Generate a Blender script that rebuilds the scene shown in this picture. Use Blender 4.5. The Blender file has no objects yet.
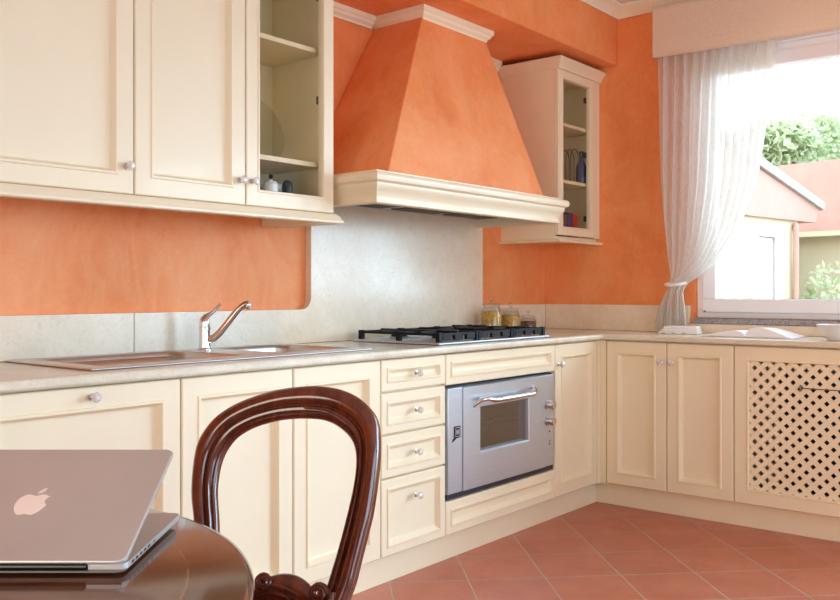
import bpy, bmesh, math, random
from math import sin, cos, pi, radians, sqrt
from mathutils import Vector, Matrix
random.seed(7)
SC = bpy.context.scene
COL = SC.collection

# ------------------------------------------------------------------ mesh builder
class MB:
    def __init__(self): self.v = []; self.f = []
    def add(self, vs, fs):
        o = len(self.v); self.v += [tuple(p) for p in vs]; self.f += [tuple(i + o for i in f) for f in fs]; return self
    def box(self, x0, x1, y0, y1, z0, z1):
        vs = [(x0,y0,z0),(x1,y0,z0),(x1,y1,z0),(x0,y1,z0),(x0,y0,z1),(x1,y0,z1),(x1,y1,z1),(x0,y1,z1)]
        return self.add(vs, [(3,2,1,0),(4,5,6,7),(0,1,5,4),(1,2,6,5),(2,3,7,6),(3,0,4,7)])
    def loft(self, rings, cap0=True, cap1=True, closed=True):
        n = len(rings[0]); vs = [p for r in rings for p in r]; fs = []
        m = n if closed else n - 1
        for i in range(len(rings) - 1):
            for j in range(m):
                k = (j + 1) % n
                fs.append((i*n+j, i*n+k, (i+1)*n+k, (i+1)*n+j))
        if cap0: fs.append(tuple(reversed(range(n))))
        if cap1: fs.append(tuple((len(rings)-1)*n + j for j in range(n)))
        return self.add(vs, fs)
    def tube(self, pts, r, n=10, caps=True):
        pts = [Vector(p) for p in pts]; rr = r if isinstance(r, (list, tuple)) else [r]*len(pts)
        rings = []; up = None
        for i, p in enumerate(pts):
            d = (pts[min(i+1, len(pts)-1)] - pts[max(i-1, 0)]).normalized()
            if up is None:
                up = Vector((0,0,1)) if abs(d.z) < .9 else Vector((1,0,0))
            a = d.cross(up).normalized(); b = a.cross(d).normalized(); up = b
            rings.append([p + (a*cos(2*pi*j/n) + b*sin(2*pi*j/n))*rr[i] for j in range(n)])
        return self.loft(rings, caps, caps)
    def lathe(self, prof, c=(0,0,0), axis='z', n=24, caps=True):
        rings = []
        for (r, h) in prof:
            ring = []
            for j in range(n):
                a = 2*pi*j/n; u, w = max(r, 1e-5)*cos(a), max(r, 1e-5)*sin(a)
                if axis == 'z': q = (c[0]+u, c[1]+w, c[2]+h)
                elif axis == '-y': q = (c[0]+u, c[1]-h, c[2]+w)
                else: q = (c[0]+h, c[1]+u, c[2]+w)
                ring.append(q)
            rings.append(ring)
        return self.loft(rings, caps, caps)
    def prism(self, poly, a0, a1, axis='y'):
        n = len(poly)
        def P(p, a): return (p[0], a, p[1]) if axis == 'y' else ((p[0], p[1], a) if axis == 'z' else (a, p[0], p[1]))
        vs = [P(p, a0) for p in poly] + [P(p, a1) for p in poly]
        fs = [tuple(range(n)), tuple(range(2*n-1, n-1, -1))] + [(j, n+j, n+(j+1) % n, (j+1) % n) for j in range(n)]
        return self.add(vs, fs)
    def sweep(self, path, prof, z=0, closed=False):
        """profile (out, up) swept along a 2D path with mitred corners; out = right-hand side of the travel"""
        rings = []
        for i, p in enumerate(path):
            p = Vector(p)
            d0 = (p - Vector(path[i-1])).normalized() if i > 0 else None
            d1 = (Vector(path[i+1]) - p).normalized() if i < len(path)-1 else None
            if d0 is None: d0 = d1
            if d1 is None: d1 = d0
            n0 = Vector((d0.y, -d0.x)); n1 = Vector((d1.y, -d1.x))
            m = (n0 + n1).normalized(); k = 1 / max(.2, m.dot(n0))
            rings.append([(p.x + m.x*k*o, p.y + m.y*k*o, z + u) for o, u in prof])
        return self.loft(rings)
    def grid(self, fn, nu, nv):
        vs = [fn(i/nu, j/nv) for j in range(nv+1) for i in range(nu+1)]
        fs = [(j*(nu+1)+i, j*(nu+1)+i+1, (j+1)*(nu+1)+i+1, (j+1)*(nu+1)+i) for j in range(nv) for i in range(nu)]
        return self.add(vs, fs)
    def build(self, name, mat, parent=None, smooth=False, bevel=0, seg=2, angle=35):
        me = bpy.data.meshes.new(name); me.from_pydata(self.v, [], self.f)
        bm = bmesh.new(); bm.from_mesh(me)
        bmesh.ops.recalc_face_normals(bm, faces=bm.faces[:]); bm.to_mesh(me); bm.free()
        me.materials.append(mat)
        ob = bpy.data.objects.new(name, me); COL.objects.link(ob)
        if parent is not None: ob.parent = parent
        if bevel:
            b = ob.modifiers.new('bevel', 'BEVEL'); b.width = bevel; b.segments = seg; b.limit_method = 'ANGLE'; b.angle_limit = radians(30)
        if smooth or bevel:
            me.shade_smooth(); me.set_sharp_from_angle(angle=radians(angle))
        return ob

def tag(o, label=None, cat=None, group=None, kind=None):
    if label: o['label'] = label
    if cat: o['category'] = cat
    if group: o['group'] = group
    if kind: o['kind'] = kind
    return o
def thing(name, label, cat, loc=(0,0,0), rz=0, group=None):
    o = bpy.data.objects.new(name, None); COL.objects.link(o); o.empty_display_size = .1
    o.location = loc; o.rotation_euler = (0, 0, rz)
    return tag(o, label, cat, group)
def struct(o): o['kind'] = 'structure'; return o

# ------------------------------------------------------------------ materials
def lin(c):
    return tuple(((x/255)/12.92 if x/255 <= .04045 else ((x/255+.055)/1.055)**2.4) for x in c) + (1,)
class NT:
    def __init__(self, name):
        self.m = bpy.data.materials.new(name); self.m.use_nodes = True
        self.t = self.m.node_tree; self.b = self.t.nodes['Principled BSDF']; self.out = self.t.nodes['Material Output']
    def n(self, ty, **kw):
        o = self.t.nodes.new(ty)
        for k, v in kw.items():
            if k in o.inputs: o.inputs[k].default_value = v
            else: setattr(o, k, v)
        return o
    def l(self, a, b): self.t.links.new(a, b)
    def coord(self, scale=(1,1,1), rot=(0,0,0), loc=(0,0,0), kind='Object'):
        c = self.n('ShaderNodeTexCoord'); m = self.n('ShaderNodeMapping')
        m.inputs['Scale'].default_value = scale; m.inputs['Rotation'].default_value = rot; m.inputs['Location'].default_value = loc
        self.l(c.outputs[kind], m.inputs['Vector']); return m.outputs[0]
    def geo(self, scale=(1,1,1), rot=(0,0,0), loc=(0,0,0)):
        c = self.n('ShaderNodeNewGeometry'); m = self.n('ShaderNodeMapping')
        m.inputs['Scale'].default_value = scale; m.inputs['Rotation'].default_value = rot; m.inputs['Location'].default_value = loc
        self.l(c.outputs['Position'], m.inputs['Vector']); return m.outputs[0]
    def noise(self, vec, scale, detail=4, rough=.55, dist=0):
        n = self.n('ShaderNodeTexNoise'); n.inputs['Scale'].default_value = scale; n.inputs['Detail'].default_value = detail
        n.inputs['Roughness'].default_value = rough; n.inputs['Distortion'].default_value = dist
        self.l(vec, n.inputs['Vector']); return n.outputs['Fac']
    def ramp(self, fac, stops):
        r = self.n('ShaderNodeValToRGB'); e = r.color_ramp.elements
        while len(e) < len(stops): e.new(.5)
        for q, (p, c) in zip(e, stops): q.position = p; q.color = c
        self.l(fac, r.inputs[0]); return r.outputs[0]
    def mix(self, fac, a, b, mode='MIX'):
        x = self.n('ShaderNodeMix', data_type='RGBA', blend_type=mode)
        if isinstance(fac, (int, float)): x.inputs[0].default_value = fac
        else: self.l(fac, x.inputs[0])
        for i, q in ((6, a), (7, b)):
            if isinstance(q, tuple): x.inputs[i].default_value = q
            else: self.l(q, x.inputs[i])
        return x.outputs[2]
    def bump(self, h, strength=.1, dist=.01):
        b = self.n('ShaderNodeBump'); b.inputs['Strength'].default_value = strength; b.inputs['Distance'].default_value = dist
        self.l(h, b.inputs['Height']); self.l(b.outputs[0], self.b.inputs['Normal'])
    def color(self, c):
        if isinstance(c, tuple): self.b.inputs['Base Color'].default_value = c
        else: self.l(c, self.b.inputs['Base Color'])
    def set(self, **kw):
        for k, v in kw.items(): self.b.inputs[k.replace('_', ' ')].default_value = v
        return self

def simple(name, rgb, rough=.5, metal=0, var=.04, scale=9, coat=0, spec=.5, bump=0):
    t = NT(name); c = lin(rgb)
    v = t.noise(t.coord(), scale, 3)
    d = tuple(max(0, x*(1-var*2)) for x in c[:3]) + (1,); b = tuple(min(1, x*(1+var)) for x in c[:3]) + (1,)
    t.color(t.ramp(v, [(.3, d), (.7, b)]))
    t.set(Roughness=rough, Metallic=metal, Coat_Weight=coat, Specular_IOR_Level=spec)
    if bump: t.bump(t.noise(t.coord(), scale*12, 3), bump, .002)
    return t.m

M = {}
M['cream'] = simple('cream_lacquer', (241,230,200), .38, var=.012, scale=3, coat=.1)
M['cream_inside'] = simple('cream_laminate_inside', (235,222,185), .5, var=.02)
M['ceiling'] = simple('ceiling_paint', (238,232,226), .8, var=.01)
M['moulding'] = simple('moulding_paint', (247,240,212), .5, var=.01)
def plaster():
    t = NT('orange_plaster')
    g = t.geo((1,1,1)); gs = t.geo((1.0,1.0,.45), (.3,.5,.2))
    n1 = t.noise(g, 2.3, 6, .6, .8); n2 = t.noise(gs, 9, 5, .65, 1.5); n3 = t.noise(g, 60, 4, .6)
    c = t.ramp(n1, [(.3, lin((232,134,70))), (.5, lin((245,152,90))), (.72, lin((252,170,116)))])
    c = t.mix(t.ramp(n2, [(.4, (0,0,0,1)), (.75, (.55,.55,.55,1))]), c, lin((246,178,124)))
    c = t.mix(.10, c, t.ramp(n3, [(.3, lin((180,80,40))), (.7, lin((240,150,105)))]), 'MIX')
    t.color(c); t.set(Roughness=.55, Specular_IOR_Level=.35); t.bump(n2, .12, .004)
    return t.m
M['orange'] = plaster()
def marble(name, base, dark, vein):
    t = NT(name); g = t.geo()
    n1 = t.noise(g, 5, 6, .6, 1.0); n2 = t.noise(g, 38, 6, .7, .6); n3 = t.noise(g, 9, 8, .7, 2.5)
    c = t.ramp(n1, [(.3, lin(dark)), (.65, lin(base))])
    c = t.mix(t.ramp(n2, [(.58, (0,0,0,1)), (.72, (.38,.38,.38,1))]), c, lin(vein))
    c = t.mix(t.ramp(n3, [(.485, (0,0,0,1)), (.5, (.35,.35,.35,1)), (.515, (0,0,0,1))]), c, lin(vein))
    t.color(c); t.set(Roughness=.22, Specular_IOR_Level=.5)
    return t.m
M['marble'] = marble('cream_marble', (243,230,208), (234,217,190), (200,178,146))
def granite():
    t = NT('grey_granite'); n = t.noise(t.geo(), 170, 3, .7); n2 = t.noise(t.geo(), 60, 3, .6)
    t.color(t.mix(.4, t.ramp(n, [(.36, lin((70,68,72))), (.5, lin((150,148,150))), (.64, lin((215,212,214)))]), t.ramp(n2, [(.35, lin((96,92,96))), (.65, lin((186,182,184)))])))
    t.set(Roughness=.3); return t.m
M['granite'] = granite()
def terracotta():
    t = NT('terracotta_tiles')
    # 30 cm tiles laid at 45 degrees; the joints cross at (2.968, 1.798)
    a = radians(45); P = .30; W = .0055
    g = t.n('ShaderNodeNewGeometry'); sub = t.n('ShaderNodeVectorMath', operation='SUBTRACT'); sub.inputs[1].default_value = (2.968, 1.798, 0)
    t.l(g.outputs['Position'], sub.inputs[0])
    rot = t.n('ShaderNodeVectorRotate', rotation_type='Z_AXIS'); rot.inputs['Angle'].default_value = -a; t.l(sub.outputs[0], rot.inputs['Vector'])
    sep = t.n('ShaderNodeSeparateXYZ'); t.l(rot.outputs[0], sep.inputs[0])
    masks = []; cells = []
    for ax in 'XY':
        dv = t.n('ShaderNodeMath', operation='DIVIDE'); dv.inputs[1].default_value = P; t.l(sep.outputs[ax], dv.inputs[0])
        pp = t.n('ShaderNodeMath', operation='PINGPONG'); pp.inputs[1].default_value = .5; t.l(dv.outputs[0], pp.inputs[0])
        lt = t.n('ShaderNodeMapRange'); lt.inputs['From Min'].default_value = W*.35/P; lt.inputs['From Max'].default_value = W*.75/P; t.l(pp.outputs[0], lt.inputs[0])
        masks.append(lt.outputs[0])
        fl = t.n('ShaderNodeMath', operation='FLOOR'); t.l(dv.outputs[0], fl.inputs[0]); cells.append(fl.outputs[0])
    mn = t.n('ShaderNodeMath', operation='MULTIPLY'); t.l(masks[0], mn.inputs[0]); t.l(masks[1], mn.inputs[1])
    cb = t.n('ShaderNodeCombineXYZ'); t.l(cells[0], cb.inputs[0]); t.l(cells[1], cb.inputs[1])
    wn = t.n('ShaderNodeTexWhiteNoise', noise_dimensions='2D'); t.l(cb.outputs[0], wn.inputs['Vector'])
    gg = t.geo(); n1 = t.noise(gg, 6, 5, .6, .5); n2 = t.noise(gg, 90, 3, .6)
    c = t.ramp(n1, [(.3, lin((184,102,78))), (.7, lin((208,130,104)))])
    c = t.mix(.28, c, t.ramp(wn.outputs['Value'], [(0, lin((160,82,58))), (1, lin((206,126,98)))]))
    c = t.mix(.12, c, t.ramp(n2, [(.3, lin((130,60,40))), (.7, lin((230,150,120)))]))
    c = t.mix(mn.outputs[0], lin((186,170,150)), c)
    t.color(c); t.set(Specular_IOR_Level=.5)
    r = t.n('ShaderNodeMapRange'); t.l(mn.outputs[0], r.inputs[0]); r.inputs['To Min'].default_value = .8; r.inputs['To Max'].default_value = .36
    t.l(r.outputs[0], t.b.inputs['Roughness'])
    ad = t.n('ShaderNodeMath', operation='ADD'); sc = t.n('ShaderNodeMath', operation='MULTIPLY'); sc.inputs[1].default_value = .15
    t.l(n1, sc.inputs[0]); t.l(sc.outputs[0], ad.inputs[0]); t.l(mn.outputs[0], ad.inputs[1])
    t.bump(ad.outputs[0], .35, .003)
    return t.m
M['tiles'] = terracotta()
def steel(name, rgb, rough, stretch=(1,1,60), aniso=.3):
    t = NT(name); v = t.noise(t.coord(stretch), 8, 4, .6); c = lin(rgb)
    t.color(t.ramp(v, [(.3, tuple(x*.88 for x in c[:3])+(1,)), (.7, c)])); t.set(Roughness=rough, Metallic=1, Anisotropic=aniso)
    return t.m
M['steel'] = steel('brushed_steel', (212,224,234), .42, aniso=.75)
M['sink_steel'] = steel('satin_sink_steel', (214,212,208), .36, (1,40,1))
M['chrome'] = steel('chrome', (225,225,228), .08)
M['alu'] = simple('anodised_aluminium', (190,186,182), .36, metal=.3, var=.02)
M['alu_logo'] = simple('pale_logo_inlay', (240,228,220), .35, var=.01)
M['black'] = simple('black_cast_iron', (11,11,13), .55, var=.1, spec=.3, bump=.2)
M['black_plastic'] = simple('black_plastic', (14,14,16), .3, var=.05)
M['dark_gap'] = simple('dark_oven_gap', (38,44,58), .4)
M['oven_inside'] = simple('oven_enamel', (190,192,196), .4)
def glassy(name, tint, refl=.9, ior=1.5, rough=0.02, alpha=None):
    t = NT(name); t.t.nodes.remove(t.b)
    tr = t.n('ShaderNodeBsdfTransparent'); tr.inputs[0].default_value = tint
    gl = t.n('ShaderNodeBsdfGlossy'); gl.inputs['Roughness'].default_value = rough
    lw = t.n('ShaderNodeLayerWeight'); lw.inputs['Blend'].default_value = .5
    pw = t.n('ShaderNodeMath', operation='POWER'); pw.inputs[1].default_value = 4; t.l(lw.outputs['Facing'], pw.inputs[0])
    fr = t.n('ShaderNodeMath', operation='MULTIPLY_ADD'); fr.inputs[1].default_value = .6 if ior > 1.2 else .05; fr.inputs[2].default_value = (ior-1)**2/(ior+1)**2; t.l(pw.outputs[0], fr.inputs[0])
    mx = t.n('ShaderNodeMixShader'); t.l(fr.outputs[0], mx.inputs[0]); t.l(tr.outputs[0], mx.inputs[1]); t.l(gl.outputs[0], mx.inputs[2])
    t.l(mx.outputs[0], t.out.inputs[0]); return t.m
M['glass'] = glassy('clear_glass', (.97,.97,.96,1), ior=1.06)
M['jar_glass'] = glassy('jar_glass', (.93,.94,.93,1), ior=1.55)
M['oven_glass'] = glassy('smoked_oven_glass', (.80,.82,.84,1), ior=2.5, rough=.12)
M['crystal'] = simple('crystal_knob', (240,240,238), .05, metal=.25, var=.2, scale=60)
def wood(name, c1, c2, c3, rough, coat, stretch, scale=4, ring=False):
    t = NT(name); g = t.coord(stretch)
    n = t.noise(g, scale, 7, .65, 1.2); n2 = t.noise(g, scale*7, 4, .6)
    c = t.ramp(n, [(.25, lin(c1)), (.5, lin(c2)), (.78, lin(c3))])
    c = t.mix(.25, c, t.ramp(n2, [(.3, lin(c1)), (.7, lin(c3))]))
    if ring:
        tc = t.n('ShaderNodeTexCoord'); sx = t.n('ShaderNodeSeparateXYZ'); t.l(tc.outputs['Object'], sx.inputs[0])
        cx = t.n('ShaderNodeCombineXYZ'); t.l(sx.outputs[0], cx.inputs[0]); t.l(sx.outputs[1], cx.inputs[1])
        ln = t.n('ShaderNodeVectorMath', operation='LENGTH'); t.l(cx.outputs[0], ln.inputs[0])
        cp = t.n('ShaderNodeMath', operation='COMPARE'); cp.inputs[1].default_value = .492; cp.inputs[2].default_value = .0012; t.l(ln.outputs['Value'], cp.inputs[0])
        ml = t.n('ShaderNodeMath', operation='MULTIPLY'); ml.inputs[1].default_value = .28; t.l(cp.outputs[0], ml.inputs[0])
        c = t.mix(ml.outputs[0], c, lin((196,140,84)))
        sp = t.noise(t.coord(), 55, 2, .5)
        c = t.mix(t.ramp(sp, [(.66, (0,0,0,1)), (.72, (.6,.6,.6,1))]), c, lin((58,26,14)))
    t.color(c); t.set(Roughness=rough, Coat_Weight=coat, Coat_Roughness=.08, Specular_IOR_Level=.5)
    return t.m
M['mahogany'] = wood('polished_mahogany', (48,18,11), (86,36,20), (122,58,32), .2, .6, (3,3,.6), 6)
M['table'] = wood('polished_table_veneer', (70,38,21), (94,54,31), (114,68,41), .12, .25, (.6,3.0,1), 5, ring=True)
M['seat'] = simple('woven_seat_fabric', (150,50,42), .8, var=.1, scale=30)
def fabric(name, rgb, transl, transp, scale=(1,1,1)):
    t = NT(name); t.t.nodes.remove(t.b); c = lin(rgb)
    df = t.n('ShaderNodeBsdfDiffuse'); df.inputs[0].default_value = c
    tl = t.n('ShaderNodeBsdfTranslucent'); tl.inputs[0].default_value = c
    tp = t.n('ShaderNodeBsdfTransparent')
    m1 = t.n('ShaderNodeMixShader'); m1.inputs[0].default_value = transl; t.l(df.outputs[0], m1.inputs[1]); t.l(tl.outputs[0], m1.inputs[2])
    v = t.noise(t.coord(scale), 140, 2); mr = t.n('ShaderNodeMapRange'); t.l(v, mr.inputs[0])
    mr.inputs['From Min'].default_value = .3; mr.inputs['From Max'].default_value = .7
    mr.inputs['To Min'].default_value = max(0, transp-.06); mr.inputs['To Max'].default_value = transp+.06
    m2 = t.n('ShaderNodeMixShader'); t.l(mr.outputs[0], m2.inputs[0]); t.l(m1.outputs[0], m2.inputs[1]); t.l(tp.outputs[0], m2.inputs[2])
    t.l(m2.outputs[0], t.out.inputs[0]); return t.m
M['sheer'] = fabric('sheer_curtain_voile', (238,235,230), .40, .12, (1,1,.3))
M['linen'] = fabric('linen_valance', (253,240,222), .38, .05)
M['pvc'] = simple('white_window_frame', (246,246,250), .35, var=.01)
M['paper'] = simple('white_paper', (240,240,244), .7, var=.01)
M['cloth'] = simple('white_cotton', (242,240,240), .8, var=.02, bump=.2)
M['porcelain'] = simple('white_porcelain', (235,238,242), .2, var=.01)
M['towel_print'] = simple('pink_grey_towel_print', (188,160,162), .8)
M['pasta'] = simple('dry_pasta', (255,188,84), .6, var=.25, scale=90, bump=.8)
M['spice'] = simple('brown_dried_herbs', (128,96,58), .8, var=.3, scale=120)
M['red'] = simple('red_book_cover', (176,48,36), .5)
M['blue'] = simple('blue_book_cover', (70,76,120), .5)
M['wire'] = simple('dull_metal_wire', (120,116,112), .35, metal=.8)
M['bluegrey'] = simple('blue_grey_bottle', (84,92,128), .3)
M['house_cream'] = simple('cream_render_outside', (198,184,158), .9, var=.03, scale=2)
M['house_pink'] = simple('pink_render_outside', (190,146,134), .9, var=.04, scale=2)
M['roof'] = simple('pale_roof_tiles', (170,160,156), .9, var=.1)
M['roof_dark'] = simple('grey_roof_flashing', (110,108,112), .8)
M['ground'] = simple('pale_paving_outside', (176,170,156), .9, var=.05, scale=1)
def leaves(name, a, b):
    t = NT(name); t.t.nodes.remove(t.b)
    c = t.ramp(t.noise(t.geo(), 4, 4), [(.3, lin(a)), (.7, lin(b))])
    df = t.n('ShaderNodeBsdfDiffuse'); tl = t.n('ShaderNodeBsdfTranslucent'); t.l(c, df.inputs[0]); t.l(c, tl.inputs[0])
    m = t.n('ShaderNodeMixShader'); m.inputs[0].default_value = .4; t.l(df.outputs[0], m.inputs[1]); t.l(tl.outputs[0], m.inputs[2])
    t.l(m.outputs[0], t.out.inputs[0]); return t.m
M['leaf'] = leaves('tree_leaves', (166,180,132), (224,228,204))
M['bark'] = simple('bark', (96,80,62), .9)

# ------------------------------------------------------------------ key planes (metres; camera stands at x=0, y=0)
WA, WB, CEIL = 2.785, 4.587, 2.70          # wall planes and ceiling
YF, XF = 2.185, 4.153                      # base door faces
YU = 2.435                                 # wall cabinet door face
X0, YR = -1.6, -2.6                        # far left wall, rear wall
T = .25
WIN = (.25, 1.861, .9635, 2.40)            # window 1 opening: y0 y1 z0 z1

# ------------------------------------------------------------------ setting
struct(MB().box(X0-T, WB+T, YR-T, WA+T, -.12, 0).build('floor', M['tiles']))
struct(MB().box(X0-T, WB+T, YR-T, WA+T, CEIL, CEIL+.12).build('ceiling', M['ceiling']))
struct(MB().box(X0-T, WB+T, WA, WA+T, 0, CEIL).build('wall_back', M['orange']))

def wall_with_holes(name, fixed, a0, a1, holes, axis, mat='orange'):
    m = MB(); e = sorted({a0, a1} | {h[0] for h in holes} | {h[1] for h in holes})
    for p, q in zip(e, e[1:]):
        hs = [h for h in holes if h[0] <= p + 1e-6 and h[1] >= q - 1e-6]
        zs = [(0, CEIL)] if not hs else [(0, hs[0][2]), (hs[0][3], CEIL)]
        for z0, z1 in zs:
            if z1 - z0 < .001: continue
            if axis == 'x': m.box(fixed[0], fixed[1], p, q, z0, z1)
            else: m.box(p, q, fixed[0], fixed[1], z0, z1)
    return struct(m.build(name, M[mat]))
FD = (-2.3, -.02, 0.02, 2.30)  # assumed opening out of view, extended so light reaches the left doors
RW = (.4, 3.4, .35, 2.35)  # assumed opening behind the camera, added for fill daylight
LFILL = (-1.5, 1.6, .55, 1.75)  # unseen left opening, made up to let in the warm fill
M['warm_paint'] = simple('warm_cream_wall_paint', (232,204,160), .8)
wall_with_holes('wall_left', (X0-T, X0), YR, WA, [LFILL], 'x', 'orange')
wall_with_holes('wall_right', (WB, WB+T), YR, WA, [WIN, FD], 'x')
wall_with_holes('wall_rear', (YR-T, YR), X0-T, WB+T, [RW], 'y', 'ceiling')
# the dropped beam above the hood and wall cabinets
struct(MB().box(X0+.001, WB-.001, 2.309, WA-.001, 2.375, CEIL-.001).build('trim_1', M['orange'], bevel=.006))
crown = [(0,0),(.012,0),(.016,.012),(.03,.03),(.046,.042),(.058,.052),(.058,.065),(0,.065)]
struct(MB().sweep([(X0+.002, 2.308), (WB-.002, 2.308), (WB-.002, 1.0), (WB-.002, YR+.01)], crown, CEIL-.067).build('trim_2', M['moulding'], smooth=True))

# ------------------------------------------------------------------ doors, knobs
def panel(m, x0, x1, z0, z1, b=.055, t=.022, y=0, hole=False, step=.018, slope=.008):
    """framed door front in the xz plane, its face towards -y"""
    prof = [(0, t), (0, .004), (.0035, 0), (b, 0), (b+.003, -.0045), (b+.009, -.0045), (b+.011, -.001), (b+.011+slope, step), (b+.016+slope, step+.001)]
    if hole: prof = [(0, t), (0, .004), (.0035, 0), (b, 0), (b+.003, -.004), (b+.008, -.004), (b+.011, .002), (b+.013, t)]
    R = [[(x0+i, y+d, z0+i), (x1-i, y+d, z0+i), (x1-i, y+d, z1-i), (x0+i, y+d, z1-i)] for i, d in prof]
    if hole: R.append(R[0]); m.loft(R, False, False)
    else: m.loft(R, True, True)
    return m
def knob(parent, x, z, y=0):
    m = MB(); m.lathe([(.009,0),(.009,.003),(.004,.005),(.004,.012),(.0075,.015)], (x, y-.0005, z), '-y', 14)
    k = m.build('knob', M['chrome'], parent, smooth=True)
    tag(k, 'chrome and crystal knob')
    MB().lathe([(.006,0),(.0125,.004),(.0145,.009),(.0125,.014),(.006,.0175),(.0,.018)], (x, y-.0157, z), '-y', 9).build('crystal', M['crystal'], k)
    return k
def add_door(parent, x0, x1, z0, z1, kn=None, b=.055, name='door', **kw):
    g = .002
    d = panel(MB(), x0+g, x1-g, z0+g, z1-g, b, **kw).build(name, M['cream'], parent)
    if kn: knob(d, kn[0], kn[1])
    return d
def carcass(m, w, dep, z0, z1, top=False, t=.016, y0=.0235):
    e = .0008
    m.box(e, t, y0, dep, z0, z1).box(w-t, w-e, y0, dep, z0, z1).box(t, w-t, y0, dep, z0, z0+t).box(t, w-t, dep-.008, dep, z0+t, z1)
    if top: m.box(t, w-t, y0, dep-.008, z1-t, z1)
    else: m.box(t, w-t, y0, y0+.06, z1-.012, z1)
    return m
ZB0, ZB1 = .117, .853                       # base fronts bottom and top
DA = WA - YF - .012
def base(name, x0, x1, label, group=None):
    t = thing(name, label, 'cabinet', (x0, YF, 0), 0, group)
    carcass(MB(), x1-x0, DA, ZB0, ZB1).build('body', M['cream'], t)
    return t
K = .755
GA = None
# dishwasher wide front
t = base('base_cabinet', .975, 1.574, 'wide cream base cabinet under the sink drainer, knob on its top rail')
add_door(t, 0, .599, ZB0, ZB1, (.313, .824))
t = base('base_cabinet', 1.574, 2.015, 'cream base cabinet under the tap, left of the one behind the chair top')
add_door(t, 0, .441, ZB0, ZB1, (.412, K))
t = base('base_cabinet', 2.015, 2.450, 'cream base cabinet between tap cabinet and the drawer stack, behind the chair')
add_door(t, 0, .435, ZB0, ZB1, (.028, K))
t = base('drawer_unit', 2.450, 2.841, 'narrow cream unit of four stacked drawers left of the oven')
m = MB()
for z in (.7295, .5705, .4075): m.box(.017, .374, .0225, .05, z-.006, z+.006)
m.build('rail', M['cream'], t)
for z0, z1 in ((.731,.853),(.572,.728),(.409,.569),(.117,.406)):
    d = add_door(t, 0, .391, z0, z1, (.2, (z0+z1)/2 if z1-z0 < .2 else z1-.085), b=.03, name='drawer', step=.013, slope=.012)
t = thing('oven_housing', 'cream housing around the steel oven with moulded panels above and below', 'cabinet', (2.841, YF, 0))
m = MB(); w = .855
m.box(.0008,.012,.0235,DA,ZB0,ZB1).box(w-.012,w-.0008,.0235,DA,ZB0,ZB1).box(.012,w-.012,.0235,DA,ZB0,ZB0+.016).box(.012,w-.012,.0235,DA,.256,.268).box(.012,w-.012,.0235,DA,.735,.747)
m.build('body', M['cream'], t)
add_door(t, 0, w, .723, ZB1, b=.03, name='fascia_panel', step=.013, slope=.012)
add_door(t, 0, w, ZB0, .256, b=.03, name='fascia_panel', step=.013, slope=.012)
t = base('corner_cabinet', 3.696, 4.118, 'narrow single door cream cabinet right of the oven, in the inner corner')
add_door(t, 0, .422, ZB0, ZB1, (.03, K))
MB().box(.423, .478, .0, .022, ZB0, ZB1).build('filler_strip', M['cream'], t)

# right run: local x runs towards the camera along wall B
DB = WB - XF - .012
t = thing('base_cabinet', 'cream two door base cabinet right of the inner corner, under the curtain', 'cabinet', (XF, 2.153, 0), -pi/2)
carcass(MB(), .658, DB, ZB0, ZB1).build('body', M['cream'], t)
add_door(t, 0, .327, ZB0, ZB1, (.3, K)); add_door(t, .327, .658, ZB0, ZB1, (.356, K))
MB().box(-.0314, -.001, .002, .022, ZB0, ZB1).build('filler_strip', M['cream'], t)
# radiator cabinet with lattice
RWID = 1.05
t = thing('radiator_cabinet', 'cream radiator cover cabinet with a diagonal lattice door under the window', 'cabinet', (XF, 1.495, 0), -pi/2)
carcass(MB(), RWID, DB, ZB0, ZB1).build('body', M['cream'], t)
d = add_door(t, 0, RWID, ZB0, ZB1, None, b=.058, hole=True)
LX0, LX1, LZ0, LZ1 = .066, RWID-.066, ZB0+.066, ZB1-.066
m = MB()
# two crossing layers of 24 mm slats on 45 degrees, clipped to the opening; holes 27.. mm
pitch = .0402; wd = .0230
def clip(poly, inside, cut):
    out = []
    for i in range(len(poly)):
        a, b = poly[i-1], poly[i]
        if inside(b):
            if not inside(a): out.append(cut(a, b))
            out.append(b)
        elif inside(a): out.append(cut(a, b))
    return out
def clip_rect(poly):
    for ax, v, s in ((0, LX0, 1), (0, LX1, -1), (1, LZ0, 1), (1, LZ1, -1)):
        ins = lambda p: s*(p[ax]-v) >= 0
        def cut(a, b):
            k = (v-a[ax])/(b[ax]-a[ax]); return (a[0]+(b[0]-a[0])*k, a[1]+(b[1]-a[1])*k)
        poly = clip(poly, ins, cut)
        if len(poly) < 3: return []
    return poly
for s, ya in ((1, .006), (-1, .0095)):
    k = -60
    while k < 60:
        c = k*pitch; dx, dz = cos(pi/4), s*sin(pi/4); nx, nz = -dz, dx
        ox, oz = LX0 + nx*c, LZ0 + nz*c
        L = 2.0; h = wd/2
        poly = [(ox-dx*L-nx*h, oz-dz*L-nz*h), (ox+dx*L-nx*h, oz+dz*L-nz*h), (ox+dx*L+nx*h, oz+dz*L+nz*h), (ox-dx*L+nx*h, oz-dz*L+nz*h)]
        poly = clip_rect(poly)
        if poly: m.prism(poly, ya, ya+.0034)
        k += 1
m.build('lattice', M['cream'], d)
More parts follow.
